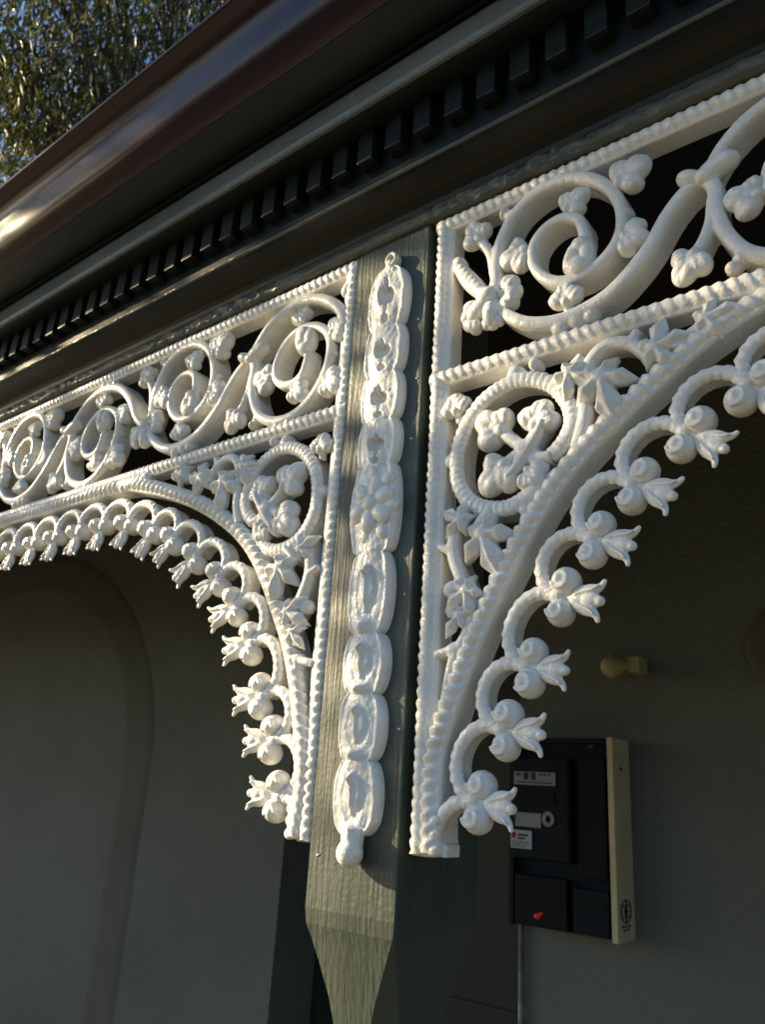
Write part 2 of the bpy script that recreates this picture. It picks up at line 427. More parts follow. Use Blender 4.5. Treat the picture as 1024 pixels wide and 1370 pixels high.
gm = extrude(prof, -9.05, 5.05)
place('trough', gm.mesh('trough', gu['org'], True), MAROON, gu, gu['org'])

# ---------------------------------------------------------------- post
po = empty('veranda_post', (-.842, 1.1, GZ + .23), 'dark green square timber post with chamfered lower shaft and flaking paint', 'post')
def post_mesh():
    mb = MB(); x0, x1, y0, y1 = -.9352, -.7585, 1.0, 1.217
    lv = [(1.0135, 0, 0), (.9, 0, 0), (.5, 0, 0), (.1, 0, 0), (-.175, 0, 0), (-.197, .002, .003), (-.218, .007, .008), (-.255, .014, .017), (-.295, .021, .026), (-.355, .029, .034), (-.42, .033, .039), (-1.2, .033, .039), (-2.2, .033, .039), (GZ + .23, .033, .039)]
    lev = []
    for a, b in zip(lv, lv[1:]):
        n = max(1, int((a[0] - b[0]) / .05)) if a[0] > -.5 else 1
        for k in range(n): t = k / n; lev.append(tuple(a[e] + (b[e] - a[e]) * t for e in range(3)))
    lev.append(lv[-1])
    for (z, i, c) in lev:
        X0, X1, Y0, Y1 = x0 + i, x1 - i, y0 + i, y1 - i; c = max(c, .0022)
        mb.v += [(X0 + c, Y0, z), (X1 - c, Y0, z), (X1, Y0 + c, z), (X1, Y1 - c, z), (X1 - c, Y1, z), (X0 + c, Y1, z), (X0, Y1 - c, z), (X0, Y0 + c, z)]
    for r in range(len(lev) - 1):
        for e in range(8):
            h = (e + 1) % 8; mb.f.append((r * 8 + e, (r + 1) * 8 + e, (r + 1) * 8 + h, r * 8 + h))
    mb.f.append(tuple(range(8)))
    return mb
place('shaft', post_mesh().mesh('shaft', po['org']), POST, po, po['org'])
mb = MB(); mb.box((-.99, .95, GZ + .232), (-.70, 1.26, GZ + .62)); pl = mb.mesh('plinth', po['org']); bevel_mesh(pl, .01); place('plinth', pl, POST, po, po['org'])

# the next post along, past the left edge of the photo
po2 = po.copy(); COL.objects.link(po2); po2.location = W(-.842 - 3.1415, 1.1, GZ + .23); po2['label'] = 'next green veranda post further left at the end of the bay'
for ch in list(po.children):
    if ch.name.startswith('paint'): continue
    c = ch.copy(); COL.objects.link(c); c.parent = po2
for o in (po, po2): o['group'] = 'veranda posts'
# ---------------------------------------------------------------- lacework: rails, stiles
DEP = .042
def bar(mb, x0, z0, x1, z1): mb.box((x0, .004, z0), (x1, DEP, z1))
def rail_mb(x0, x1, ztop, under=.030, rope_r=(.0125, .0105, .0105)):
    """horizontal rail in plane coordinates, rope along its top edge"""
    mb = MB()
    mb.sweep([(x0, ztop - .017), (x1, ztop - .017)], [(-.013, .005), (-.006, .001), (.004, .004), (.013, .003), (.0135, DEP), (-.013, DEP)])
    rope(mb, [(x0, ztop - .0115), (x1, ztop - .0115)], .0178, .0125, .0100)
    return mb
def stile_mb(xe, z0, z1, sgn):
    mb = MB(); x_in = xe + sgn * .036
    a, b = min(xe, x_in), max(xe, x_in)
    mb.sweep([((a + b) / 2, z0), ((a + b) / 2, z1)], [(-.017, .006), (-.010, .002), (0, .004), (.010, .002), (.017, .006), (.0175, DEP), (-.0175, DEP)])
    rope(mb, [(xe + sgn * .0122, z0 + .002), (xe + sgn * .0122, z1 - .002)], .0178, .0118, .0110, flip=-sgn)
    return mb
FY = 1.004      # front of the iron
ZT, ZM, ZMB = 1.0135, .692, .664
ZF = .842       # mid-line of the frieze
# running scroll: unit A, and B = its mirror in the mid-line
SPIRAL = [(-.124, -.035), (-.113, -.008), (-.115, .025), (-.104, .072), (-.077, .116), (-.035, .139), (.012, .143), (.053, .129), (.088, .096), (.109, .052), (.112, .006), (.098, -.027), (.071, -.049), (.038, -.058), (.003, -.053), (-.027, -.029), (-.043, .005), (-.039, .039), (-.015, .062), (.016, .066), (.040, .052), (.047, .030)]
WAVE = [(-.125, -.030), (-.108, -.060), (-.087, -.085), (-.050, -.111), (.002, -.125), (.056, -.119), (.10, -.10), (.148, -.056), (.182, -.006), (.212, .024), (.24, .034)]
BRANCH = [(-.118, .010), (-.124, .048), (-.138, .078), (-.152, .092)]
def scroll_cast(flip, name, end=False):
    s = -1 if flip else 1; mb = MB()
    pr = stem_prof(.0112, .046, .006)
    fl = lambda L: [(x, s * z) for x, z in L]
    mb.sweep(cat_rom(fl(SPIRAL)), pr, lambda t: 1.08 - .22 * t)
    if not end: mb.sweep(cat_rom(fl(WAVE)), pr, lambda t: .95 + .18 * math.sin(math.pi * t))
    mb.sweep(cat_rom(fl(BRANCH)), stem_prof(.009, .036, .005))
    for (x, z, r) in [(-.086, .119, .013), (-.100, .130, .010), (-.020, .150, .012), (.012, .152, .014), (.032, -.132, .016), (.004, -.138, .014), (.056, -.134, .011), (.118, .03, .010)]:
        if end and z < -.05: continue
        mb.ell((x, .012, s * z), (r * 1.2, .018, r), rng.uniform(-1, 1))
    # petals wrapped round the node
    if flip: wrap = [(-.146, -.040, .5, .022, .014), (-.108, -.042, -.35, .034, .017), (-.094, -.046, -.2, .020, .015), (-.122, -.032, 0, .020, .014)]
    else: wrap = [(-.142, -.054, .6, .030, .017), (-.120, -.070, 1.5, .026, .016), (-.122, -.034, 0, .020, .014), (-.158, -.046, .1, .018, .013)]
    for (x, z, a, r, w) in wrap: mb.ell((x, .002, s * z), (r, .019, w), s * a, 14, 9)
    # bud stalk at the inner end of the spiral
    mb.sweep(cat_rom(fl([(.047, .032), (.050, .015), (.047, .0)])), stem_prof(.010, .036, .006))
    return mb.cast(name, voxel=.0014, it=2)
SCR = {False: scroll_cast(False, 'scroll_a'), True: scroll_cast(True, 'scroll_b'), 'end': scroll_cast(True, 'scroll_end', True)}
# leaves: base, heading (degrees), mesh, size, rotation offset
LEAVES = [((-.140, .082), 125, 1, .95), ((-.144, -.058), 212, 3, .80), ((-.118, -.070), 272, 3, .62), ((-.112, -.038), 4, 3, .95), ((-.044, .036), 195, 1, 1.0),
          ((.012, .074), 38, 1, .82), ((.100, .080), 36, 1, 1.05), ((.106, -.012), -24, 0, .92), ((.018, -.112), 88, 0, .85)]
def frieze(X0, X1, first_center, label, stile_left, sgn):
    """X0<X1 plane range; scroll centres every .365 from first_center"""
    th = empty('lace_frieze', (X0 if sgn > 0 else X1, FY, ZMB), label, 'iron lace', 'white cast iron frieze panels')
    O = (0, FY, 0)
    def lp(name, mb, **k): return place(name, mb.cast(name, (0, 0, 0), **{**dict(voxel=.0014, it=2), **k}), IRON, th, (0, FY, 0))
    lp('top_rail', rail_mb(X0, X1, ZT)); lp('middle_rail', rail_mb(X0, X1, ZM))
    xe = X0 if sgn > 0 else X1
    lp('stile', stile_mb(xe + sgn * .0015, ZM - .003, ZT - .001, sgn))
    c = first_center; k = 0
    while X0 + .10 < c < X1 - .05:
        flip = bool(k % 2) if sgn > 0 else not bool(k % 2)
        zz = ZF
        so_ = place('scroll', SCR['end' if (sgn < 0 and k == 0) else flip], IRON, th, (c, FY + .001, zz))
        f = -1 if flip else 1
        for li, (b, a, mi, q) in enumerate(LEAVES):
            if li in (2, 3) and flip or li == 1 and flip: continue
            aa = R_(a + rng.uniform(-7, 7)) * f
            lo = place('leaf', TREF[mi], IRON, so_, (c + b[0], FY + rng.uniform(-.002, .003), zz + f * b[1]), aa, q * rng.uniform(.95, 1.06))
        place('bud', BUD, IRON, so_, (c + .048, FY, zz + f * .008), R_(258) * f, 1.0)
        c += sgn * .365; k += 1
    return th
fr_r = frieze(XR, 1.1, XR + .242, 'white cast iron scroll frieze right of the post, nearest the camera', True, 1)
fr_l = frieze(-3.90, XL, XL - .172, 'white cast iron scroll frieze left of the post, running off into the distance', False, -1)
# corner leaf bar that starts the right frieze
mb = MB()
A_, B_ = (XR + .048, .900), (XR + .112, .812)
mb.sweep(cat_rom([A_, (XR + .078, .852), B_]), stem_prof(.013, .03, .010), lambda t: .75 + .5 * math.sin(math.pi * t))
rope(mb, [A_, B_], .013, .010, .010, .3, .3, .0)
mb.ell((B_[0] + .004, -.004, B_[1] - .006), (.022, .016, .016), .4); mb.ell((XR + .05, .01, .905), (.018, .016, .013), 2.2)
place('corner_leaf_bar', mb.cast('corner_leaf_bar'), IRON, fr_r, (0, FY, 0))
# end leaves and crest arm that join the left frieze to its stile
mb = MB()
mb.sweep(cat_rom([(XL - .172 - .125, ZF + .035), (XL - .26, ZF + .085), (XL - .225, ZF + .111), (XL - .172, ZF + .125), (XL - .116, ZF + .119), (XL - .072, ZF + .096), (XL - .036, ZF + .058), (XL - .026, ZF + .02)]), stem_prof(.013, .044, .009))
mb.ell((XL - .03, .01, ZF + .115), (.020, .015, .014), .8); mb.ell((XL - .03, .01, ZF + .015), (.018, .016, .014), 1.4)
place('crest_arm', mb.cast('crest_arm'), IRON, fr_l, (0, FY, 0))

# ---------------------------------------------------------------- lacework: corner brackets
def bracket(sgn, label, arch, junc, heads, ulim):
    """u runs away from the post; sgn +1 right bay, -1 left bay"""
    X0 = XR if sgn > 0 else XL
    X = lambda u: X0 + sgn * u
    th = empty('lace_bracket', (X0, FY, -.085), label, 'iron lace', 'white cast iron corner brackets')
    def lp(name, mb, **k): return place(name, mb.cast(name, **{**dict(voxel=.0014, it=2), **k}), IRON, th, (0, FY, 0))
    MP = lambda L: [(X(u), z) for u, z in L]
    ang = lambda a: R_(a) if sgn > 0 else math.pi - R_(a)
    lp('stile', stile_mb(X0 + sgn * .0015, -.085, ZMB + .030 - .004, sgn))
    ap = cat_rom(MP(arch), .008)
    mb = MB()
    body = [(-.0115, .006), (-.009, .001), (0, .003), (.008, .002), (.0125, -.003), (.0165, .002), (.0165, DEP + .006), (-.0115, DEP + .006)]
    body = [(-sgn * q, d) for q, d in body]
    if sgn < 0: body = body[::-1]
    mb.sweep(ap, body)
    n_ = ap
    off = []
    for i, p in enumerate(ap):
        a = ap[max(0, i - 1)]; b = ap[min(len(ap) - 1, i + 1)]; L = math.hypot(b[0] - a[0], b[1] - a[1]) or 1
        off.append((p[0] - sgn * (b[1] - a[1]) / L * .003, p[1] + sgn * (b[0] - a[0]) / L * .003))
    rope(mb, off, .0200, .0138, .0140, .46, .42, .005, .02, flip=sgn)
    # foot that ties arch and stile
    fx = sorted((X(.002), X(.062)))
    mb.box((fx[0], .006, -.083), (fx[1], DEP, -.066))
    for z in (-.074, -.054, -.036): mb.ell((X(.046), .001, z), (.012, .010, .0105), .3)
    lp('arch', mb)
    # scalloped fringe
    Z3 = lambda t: t
    for k in range(len(junc)):
        (u, z) = junc[k]
        a = junc[k + 1] if k + 1 < len(junc) else None
        mb = MB()
        if k == 0:
            c = [(u, z), (u - .030, z - .004), (u - .054, z - .024), (u - .063, z - .052), (u - .064, -.083)]
        else:
            p = junc[k - 1]; mx_, mz_ = (u + p[0]) / 2, (z + p[1]) / 2
            dx, dz = u - p[0], z - p[1]; L = math.hypot(dx, dz); nx, nz = -dz / L, dx / L
            h = heads[k]
            c = []
            for t in range(0, 181, 12):
                th_ = R_(t); e = math.cos(th_)
                c.append((mx_ + dx / 2 * e * 1.0 + nx * h * math.sin(th_) ** .8, mz_ + dz / 2 * e + nz * h * math.sin(th_) ** .8))
        pth = cat_rom(MP(c), .007)
        mb.sweep(pth, stem_prof(.0080, .036, .004))
        rope(mb, pth, .0150, .0100, .0085, .36, .45, .005, flip=-sgn)
        mb.ell((X(u), .006, z), (.013, .014, .013))
        dr = heads_dir(junc, k)
        dxl, dzl = math.cos(R_(dr)), math.sin(R_(dr))
        mb.tube([(X(u), .008, z), (X(u + dxl * .02), .006, z + dzl * .02)], [.010, .008])
        pe = place('pendant', mb.cast('pendant', (0, 0, 0), voxel=.0014, it=2), IRON, th, (0, FY, 0))
        for q in (-1, 1):
            bu, bz = u + dxl * .009 - q * dzl * .0222, z + dzl * .009 + q * dxl * .0222
            place('ball', BALL, IRON, pe, (X(bu), FY + rng.uniform(-.002, .002), bz), rng.uniform(-.4, .4) + (0 if sgn > 0 else math.pi), rng.uniform(.94, 1.02))
        place('leaf_tip', TIP, IRON, pe, (X(u + dxl * .022), FY, z + dzl * .022), ang(dr), rng.uniform(.84, .93))
    # ring with rope edge
    RING = [(.228, .487), (.252, .509), (.264, .538), (.256, .574), (.230, .609), (.186, .630), (.141, .628), (.098, .604), (.069, .561), (.060, .512), (.067, .470), (.093, .436), (.132, .420), (.169, .421), (.199, .440), (.209, .466)]
    rp = cat_rom(MP(RING), .006); mb = MB()
    mb.sweep(rp, stem_prof(.0115, .046, .004))
    rope(mb, rp, .0118, .0135, .0095, .24, .12, .005)
    for (u, z, r) in [(.165, .648, .017), (.046, .52, .014), (.200, .655, .012), (.235, .455, .016), (.27, .475, .016), (.12, .415, .012), (.185, .41, .012), (.285, .53, .012)]:
        mb.ell((X(u), .016, z), (r, .02, r))
    lp('ring', mb)
    # crossing stalks inside the ring
    mb = MB()
    for L in ([(.209, .466), (.200, .492), (.188, .508), (.160, .532), (.145, .548)], [(.188, .508), (.205, .530), (.218, .545)], [(.186, .508), (.165, .497), (.150, .488)], [(.186, .508), (.21, .490), (.232, .486)]):
        mb.sweep(cat_rom(MP(L), .005), stem_prof(.0105, .032, .008))
    mb.sweep(cat_rom(MP([(.160, .462), (.176, .478), (.192, .500), (.212, .526), (.222, .545)]), .005), [(-.009 , -.006), (-.003, -.015), (.003, -.015), (.009, -.006), (.008, .016), (-.008, .016)], lambda t: .7 + .6 * math.sin(math.pi * t))
    mb.ell((X(.188), -.004, .506), (.017, .013, .017))
    lp('stalk_cross', mb)
    for (u, z, a, mi, q) in [(.158, .536, 140, 1, 1.16), (.199, .528, 66, 0, 1.04), (.166, .500, 222, 1, 1.16), (.186, .480, -52, 2, .85), (.060, .592, 100, 2, .85), (.050, .605, 60, 0, .6)]:
        place('leaf', TREF[mi], IRON, th, (X(u), FY - .001, z), ang(a), q)
    # vine stems and ivy leaves in the spandrels
    mb = MB()
    for L, w in (([(.272, .49), (.286, .54), (.287, .590), (.298, .628), (.325, .646), (.360, .638), (.385, .612), (.42, .612), (.455, .628), (.50, .640)], .011),
                 ([(.085, .435), (.066, .405), (.060, .360), (.078, .312), (.098, .272), (.091, .232), (.071, .199), (.062, .168), (.055, .125)], .0115),
                 ([(.250, .590), (.262, .618), (.285, .640)], .010), ([(.060, .205), (.035, .200)], .008), ([(.06, .36), (.035, .372)], .008),
                 ([(.13, .42), (.112, .405), (.10, .39)], .010), ([(.36, .636), (.372, .655)], .009), ([(.455, .628), (.47, .648)], .008)):
        mb.sweep(cat_rom(MP(L), .006), stem_prof(w, .036, .007), lambda t: 1.12 - .3 * t)
    for (u, z) in [(.069, .205), (.06, .30), (.39, .606), (.098, .285), (.47, .63)]: mb.ell((X(u), .006, z), (.017, .016, .015))
    lp('vine', mb)
    for (u, z, a, mi, q) in [(.318, .588, -78, 0, 1.02), (.398, .612, 10, 1, .82), (.268, .612, -105, 1, .72), (.122, .378, -70, 0, 1.0), (.078, .408, 150, 1, .62), (.094, .292, -150, 1, .72), (.080, .256, -130, 0, .52), (.47, .636, 5, 0, .66)]:
        place('ivy_leaf', IVY[mi], IRON, th, (X(u), FY - .006, z), ang(a), q)
    return th
def heads_dir(junc, k):
    a = junc[max(0, k - 1)]; b = junc[min(len(junc) - 1, k + 1)]
    t = math.degrees(math.atan2(b[1] - a[1], b[0] - a[0]))
    return t - 90 + (18 if t > 25 else 8)
ARCH_R = [(.040, -.080), (.036, .0), (.040, .055), (.050, .092), (.062, .125), (.080, .170), (.098, .212), (.132, .280), (.166, .341), (.194, .385), (.225, .428), (.262, .467), (.302, .503), (.342, .532), (.384, .562), (.429, .592), (.466, .614), (.510, .634), (.56, .648), (.62, .656), (.70, .659), (1.85, .659)]
J_R = [(.107, -.006), (.150, .090), (.188, .176), (.238, .272), (.290, .350), (.352, .420), (.428, .480), (.512, .528), (.602, .562), (.70, .575), (.80, .577), (.90, .577), (1.0, .577), (1.1, .577), (1.2, .577), (1.3, .577), (1.4, .577), (1.5, .577), (1.6, .577), (1.7, .577), (1.8, .577)]
ARCH_L = [(.040, -.080), (.034, .0), (.040, .06), (.050, .10), (.066, .161), (.098, .241), (.130, .298), (.170, .362), (.211, .418), (.259, .465), (.315, .505), (.38, .543), (.447, .575), (.515, .602), (.59, .628), (.67, .650), (.72, .657), (.80, .659), (2.96, .659)]
J_L = [(.080, -.020), (.106, .072), (.146, .148), (.190, .246), (.246, .322), (.310, .386), (.394, .440), (.482, .492), (.566, .526), (.668, .560), (.775, .572), (.882, .575), (.990, .575), (1.097, .575), (1.204, .575), (1.31, .575), (1.42, .575), (1.53, .575), (1.64, .575), (1.75, .575)] + [(1.857 + .107 * i, .575) for i in range(10)]
bracket(1, 'white cast iron corner bracket right of the post with ball and leaf fringe', ARCH_R, J_R, [.052] * len(J_R), 2)
bracket(-1, 'white cast iron corner bracket left of the post, smaller with distance', ARCH_L, J_L, [.050] * len(J_L), 2)

# ---------------------------------------------------------------- ornamental strip on the post front
os_ = empty('ornamental_strip', (-.838, .985, -.108), 'white painted cast strip of linked ovals fixed down the front of the post', 'ornament')
LOB = [(.950, .905, .0), (.905, .812, .0), (.812, .713, 0), (.713, .618, 0), (.618, .540, 0), (.540, .372, 1), (.372, .236, 2), (.236, .140, 2), (.140, .041, 2), (.041, -.060, 2)]
LOB = [(.953, .810, 0), (.810, .712, 0), (.712, .618, 0), (.618, .532, 0), (.532, .376, 1), (.376, .238, 2), (.238, .142, 2), (.142, .042, 2), (.042, -.066, 2)]
def strip_mesh():
    mb = MB(); z0, z1 = -.066, .953; nz, nv = 680, 46
    cxl = lambda z: -.8380 - .0035 * min(1, max(0, (z - .35) / .2)) * min(1, max(0, (.955 - z) / .06))
    def lobe(z):
        for (a, b, k) in LOB:
            if z <= a and z >= b: return a, b, k
        return LOB[-1]
    rows = []
    for i in range(nz + 1):
        z = z1 + (z0 - z1) * i / nz
        a, b, k = lobe(z); t = (a - z) / (a - b); t = min(1, max(0, t))
        full = {0: .0490, 1: .0530, 2: .0475}[k]; neck = {0: .0345, 1: .038, 2: .0270}[k]
        hw_ = neck + (full - neck) * math.sqrt(max(0, 1 - (2 * t - 1) ** 2)) ** 1.0
        if a > .95: hw_ = .0105 if z > .940 else (.012 + .037 * math.sqrt(max(0, 1 - ((z - .875) / .065) ** 2)) if z > .875 else hw_)
        if a > .95 and z <= .875: hw_ = .0345 + .0145 * math.sqrt(max(0, 1 - ((.875 - z) / .065) ** 2))
        if b < -.06: hw_ = min(hw_, .018 + .04 * math.sqrt(max(0, (z - z0) / .05)))
        row = []
        for j in range(nv + 1):
            q = -1 + 2 * j / nv; x = q * hw_
            # rim, inner field, star shaped sinkings
            e = abs(q); h = .0175
            h += .0042 * math.exp(-((e - .84) / .11) ** 2)
            h -= .0100 * max(0, (e - .93) / .07) ** 2
            zz = (t - .5) * 2
            if k == 0:
                rr = math.hypot((x - .004) / .014, (zz - .10) / .44); an = math.atan2(zz - .1, (x - .004) / .016)
                star = .76 + .26 * math.cos(4 * an)
                h -= .0135 * (1 / (1 + math.exp((rr - star) / .07)))
                rr2 = math.hypot((x - .004) / .008, (zz - .78) / .16); h -= .0085 * (1 / (1 + math.exp((rr2 - .8) / .12)))
                h += .006 * math.exp(-(((x + .012) / .010) ** 2 + ((zz + .1) / .5) ** 2))
            if k == 2:
                rr = math.hypot((x - .002) / .0265, (zz + .02) / .76); an = math.atan2(zz, x / .03)
                h -= .0036 * (1 / (1 + math.exp((rr - (.88 - .05 * math.cos(2 * an))) / .055)))
                an2 = math.atan2(x / .018, -(zz + .55) / .9); lf = math.hypot(x / .0165, (zz + .05) / .56)
                h += .0052 * (1 / (1 + math.exp((lf - (.80 + .22 * math.cos(3 * an2))) / .07))) + .004 * math.exp(-((x / .004) ** 2)) * (abs(zz) < .5)
                h += .009 * math.exp(-(((x + .001) / .009) ** 2 + ((zz + .52) / .16) ** 2))
                h += .012 * math.exp(-(((x) / .010) ** 2 + ((zz - .86) / .14) ** 2))
            if k == 1: h += .004 * math.exp(-(zz / .5) ** 2)
            h += .004 - .0125 * q * q
            pv = Vector((x * 55, z * 34, .3)); h += .0018 * noise.noise(pv) + .0010 * noise.noise(pv * 2.7) + .0006 * noise.noise(pv * 6)
            # ridges of old paint run along the sunny edge
            if k == 0 and q < -.2: h += .0010 * noise.noise(Vector((x * 240, z * 22, 2)))
            row.append((x + cxl(z), max(.004, h), z))
        rows.append(row)
    W_ = nv + 1
    for row in rows:
        for (x, h, z) in row: mb.v.append((x, 1.0 - h, z))
    for i in range(nz):
        for j in range(nv): mb.f.append((i * W_ + j, (i + 1) * W_ + j, (i + 1) * W_ + j + 1, i * W_ + j + 1))
    base = len(mb.v)
    for row in rows:
        for j in (0, nv): mb.v.append((row[j][0] + (-.001 if j == 0 else .001), 1.001, row[j][2]))
    for i in range(nz):
        mb.f.append((i * W_, base + 2 * i, base + 2 * i + 2, (i + 1) * W_))
        mb.f.append((i * W_ + nv, (i + 1) * W_ + nv, base + 2 * i + 3, base + 2 * i + 1))
    return mb
o_ = os_['org']
place('oval_chain', strip_mesh().mesh('oval_chain', o_, True), STRIP, os_, o_)
mb = MB(); c0 = (-.8345, .458)
mb.ell((c0[0], .974, c0[1]), (.0165, .013, .0165))
for k in range(6):
    a = R_(60 * k + 20); r = .028
    mb.ell((c0[0] + r * math.cos(a), .9775 + rng.uniform(-.002, .002), c0[1] + r * 1.1 * math.sin(a)), (.0205, .0120, .0155), a, 12, 8)
for k in range(7):
    a = R_(51.4 * k + 45); 
    mb.ell((c0[0] + .037 * math.cos(a), .984, c0[1] + .058 * math.sin(a)), (.0165, .0105, .0130), a, 12, 8)
place('flower_boss', mb.cast('flower_boss', o_, voxel=.0013, it=3), STRIP, os_, o_)
mb = MB(); mb.ell((-.834, .980, -.090), (.0205, .021, .0205), 0, 16, 10); mb.tube([(-.8345, .985, -.055), (-.834, .984, -.092)], [.019, .016], 12)
place('bulb', mb.cast('bulb', o_, voxel=.0013, it=2), STRIP, os_, o_)
mb = MB(); mb.sweep([(-.8345 + .0105 * math.cos(R_(a)), .956 + .0125 * math.sin(R_(a))) for a in range(0, 360, 20)], [(-.004, .982), (0, .979), (.004, .982), (.004, 1.0), (-.004, 1.0)], closed=True)
place('eyelet', mb.cast('eyelet', o_, voxel=.0013, it=2), STRIP, os_, o_)
# flecks of white paint left on the post
mb = MB()
for (x, z) in [(-.774, .812), (-.771, .69), (-.776, .575), (-.772, .30), (-.769, .09), (-.915, -.10)]:
    mb.ell((x, .9995, z), (.0022 + rng.uniform(0, .0015), .0016, .0018), rng.uniform(0, 3), 8, 5)
place('paint_fleck', mb.mesh('paint_fleck', po['org'], True), STRIP, po, po['org'])
# ---------------------------------------------------------------- meter box on the wall
MBX0, MBX1, MBZ0, MBZ1, MY = -1.685, -1.262, -.437, .232, 2.900
me_ = empty('meter_box', (-1.44, YW, MBZ0), 'dark open fronted electricity meter box with cream side on the wall', 'meter box')
mo = me_['org']
def mp_(name, mb, material, bev=0, parent=None, smooth=False):
    mb.v = [(x * 1.0382 + .016, min(y + .1108, YW + .016), z * 1.0382) for x, y, z in mb.v]
    q = mb.mesh(name, mo, smooth)
    if bev: bevel_mesh(q, bev)
    return place(name, q, material, parent or me_, mo)
mb = MB(); mb.box((MBX0, MY + .035, MBZ0), (MBX1 - .024, YW - .115, MBZ1)); mp_('enclosure', mb, NAVY, .004)
sd = MB(); sd.box((MBX1 - .022, MY - .002, MBZ0 - .004), (MBX1, YW - .113, MBZ1 + .003)); side = mp_('side_panel', sd, CREAM, .002)
mb = MB(); mb.box((MBX0 - .004, MY, MBZ1 - .020), (MBX1 - .0225, MY + .034, MBZ1 - .001)); mp_('frame_rail', mb, NAVY, .003)
mb = MB(); mb.box((MBX0 - .004, MY, MBZ0 + .001), (MBX0 + .016, MY + .034, MBZ1 - .0215)); mp_('frame_rail', mb, NAVY, .003)
mb = MB(); mb.box((-1.685 + .02, MY - .02, -.205), (-1.43, MY + .0345, .155)); mt = mp_('meter', mb, NAVY, .008)
mb = MB(); mb.box((-1.405, MY + .002, -.25), (-1.295, MY + .0345, .165)); mp_('fuse_panel', mb, BLACK, .006)
mb = MB(); mb.box((-1.66, MY - .004, -.432), (-1.45, MY + .0345, -.262)); sw = mp_('main_switch', mb, BLACK, .006)
mb = MB(); mb.box((-1.43, MY + .004, -.432), (-1.295, MY + .0345, -.285)); mp_('fuse_panel', mb, NAVY, .006)
def plate(name, x0, z0, x1, z1, y, material, parent):
    b = MB(); b.box((x0, y - .006, z0), (x1, y - .0003, z1)); return mp_(name, b, material, .001, parent)
fy = MY - .02
p1 = plate('label_plate', -1.655, .055, -1.480, .103, fy, LABELM, mt)
p2 = plate('label_plate', -1.648, -.095, -1.540, -.045, fy, NAVY, mt); p2.data.materials.clear(); p2.data.materials.append(LABELM)
p3 = plate('sticker', -1.667, -.172, -1.578, -.108, fy - .002, STICK, mt)
plate('display_window', -1.645, -.010, -1.485, .032, fy, BLACK, mt)
def marks(name, L, y, material, parent):
    b = MB()
    for (x0, z0, x1, z1) in L: b.box((x0, y - .0022, z0), (x1, y - .0004, z1))
    return mp_(name, b, material, 0, parent)
marks('print', [(-1.612, .074, -1.592, .100), (-1.580, .074, -1.562, .100), (-1.545, .090, -1.535, .097), (-1.528, .090, -1.518, .097), (-1.510, .090, -1.500, .097), (-1.645, .088, -1.625, .096), (-1.64, .062, -1.49, .066)], fy - .006, INK, mt)
marks('print', [(-1.648 + .012 * i, -.172 + .064 - .004 - .0 - 0, -1.640 + .012 * i, -.172 + .064 - .001) for i in range(0)] + [(-1.634, -.128, -1.592, -.121), (-1.634, -.140, -1.606, -.133), (-1.660, -.150, -1.586, -.1475), (-1.660, -.158, -1.590, -.1555), (-1.660, -.166, -1.600, -.1635)], fy - .008, INK, mt)
marks('logo_mark', [(-1.661, -.137, -1.645, -.117)], fy - .008, REDINK, mt)
mb = MB(); mb.sweep([(-1.510 + .018 * math.cos(R_(a)), -.062 + .020 * math.sin(R_(a))) for a in range(0, 360, 20)], [(-.007, fy - .0005), (-.007, fy - .008), (.007, fy - .008), (.007, fy - .0005)], closed=True)
mp_('seal', mb, SEALM, 0, mt)
mb = MB(); mb.ell((-1.568, MY - .005, -.395), (.013, .008, .010)); mb.ell((-1.552, MY - .004, -.385), (.008, .006, .005), .5); mp_('indicator_lamp', mb, REDLED, 0, sw, True)
mb = MB(); mb.ell((-1.36, MY + .034, .205), (.014, .007, .005), .5); mp_('latch', mb, SEALM)
# emblem on the cream side, printed on the +x face
xs = MBX1 + .0010
mb = MB()
def yz_ring(cy, cz, ry, rz, w):
    n = 28; v = []; f = []
    for i in range(n):
        a = 2 * math.pi * i / n
        for q in (1 - w, 1 + w): v.append((xs, cy + ry * q * math.cos(a), cz + rz * q * math.sin(a)))
    for i in range(n): j = (i + 1) % n; f.append((2 * i, 2 * i + 1, 2 * j + 1, 2 * j))
    mb.add(v, f)
def yz_rect(y0, z0, y1, z1): mb.add([(xs, y0, z0), (xs, y1, z0), (xs, y1, z1), (xs, y0, z1)], [(0, 1, 2, 3)])
cy = 2.972
yz_ring(cy, -.345, .048, .036, .07); yz_rect(cy - .006, -.378, cy + .008, -.312)
yz_ring(cy - .023, -.345, .015, .020, .14); yz_ring(cy + .025, -.345, .015, .020, .14); yz_rect(cy - .023, -.347, cy + .025, -.343)
for i in range(3): yz_rect(cy - .040 + i * .028, -.396, cy - .020 + i * .028, -.388)
for i in range(2): yz_rect(cy - .028 + i * .030, -.407, cy - .006 + i * .030, -.400)
mp_('emblem', mb, INK, 0, side)
mb = MB(); mb.add([(xs, 2.968 + .011 * math.cos(R_(a)), .128 + .009 * math.sin(R_(a))) for a in range(0, 360, 30)], [tuple(range(12))]); mp_('keyhole', mb, INK, 0, side)
# conduit
cd = empty('conduit_pipe', (-1.772, YW - .03, GZ + .24), 'thin grey conduit running down the wall corner below the meter box', 'pipe')
mb = MB(); mb.tube([(-1.755, YW - .022, GZ + .24), (-1.755, YW - .022, -1.2), (-1.757, YW - .022, -.2)], .012, 10)
place('pipe', mb.mesh('pipe', cd['org'], True), SEALM, cd, cd['org'])
mb = MB(); mb.box((-1.776, YW - .045, -.31), (-1.738, YW - .001, -.26)); place('clip', mb.mesh('clip', cd['org']), LABELM, cd, cd['org'])
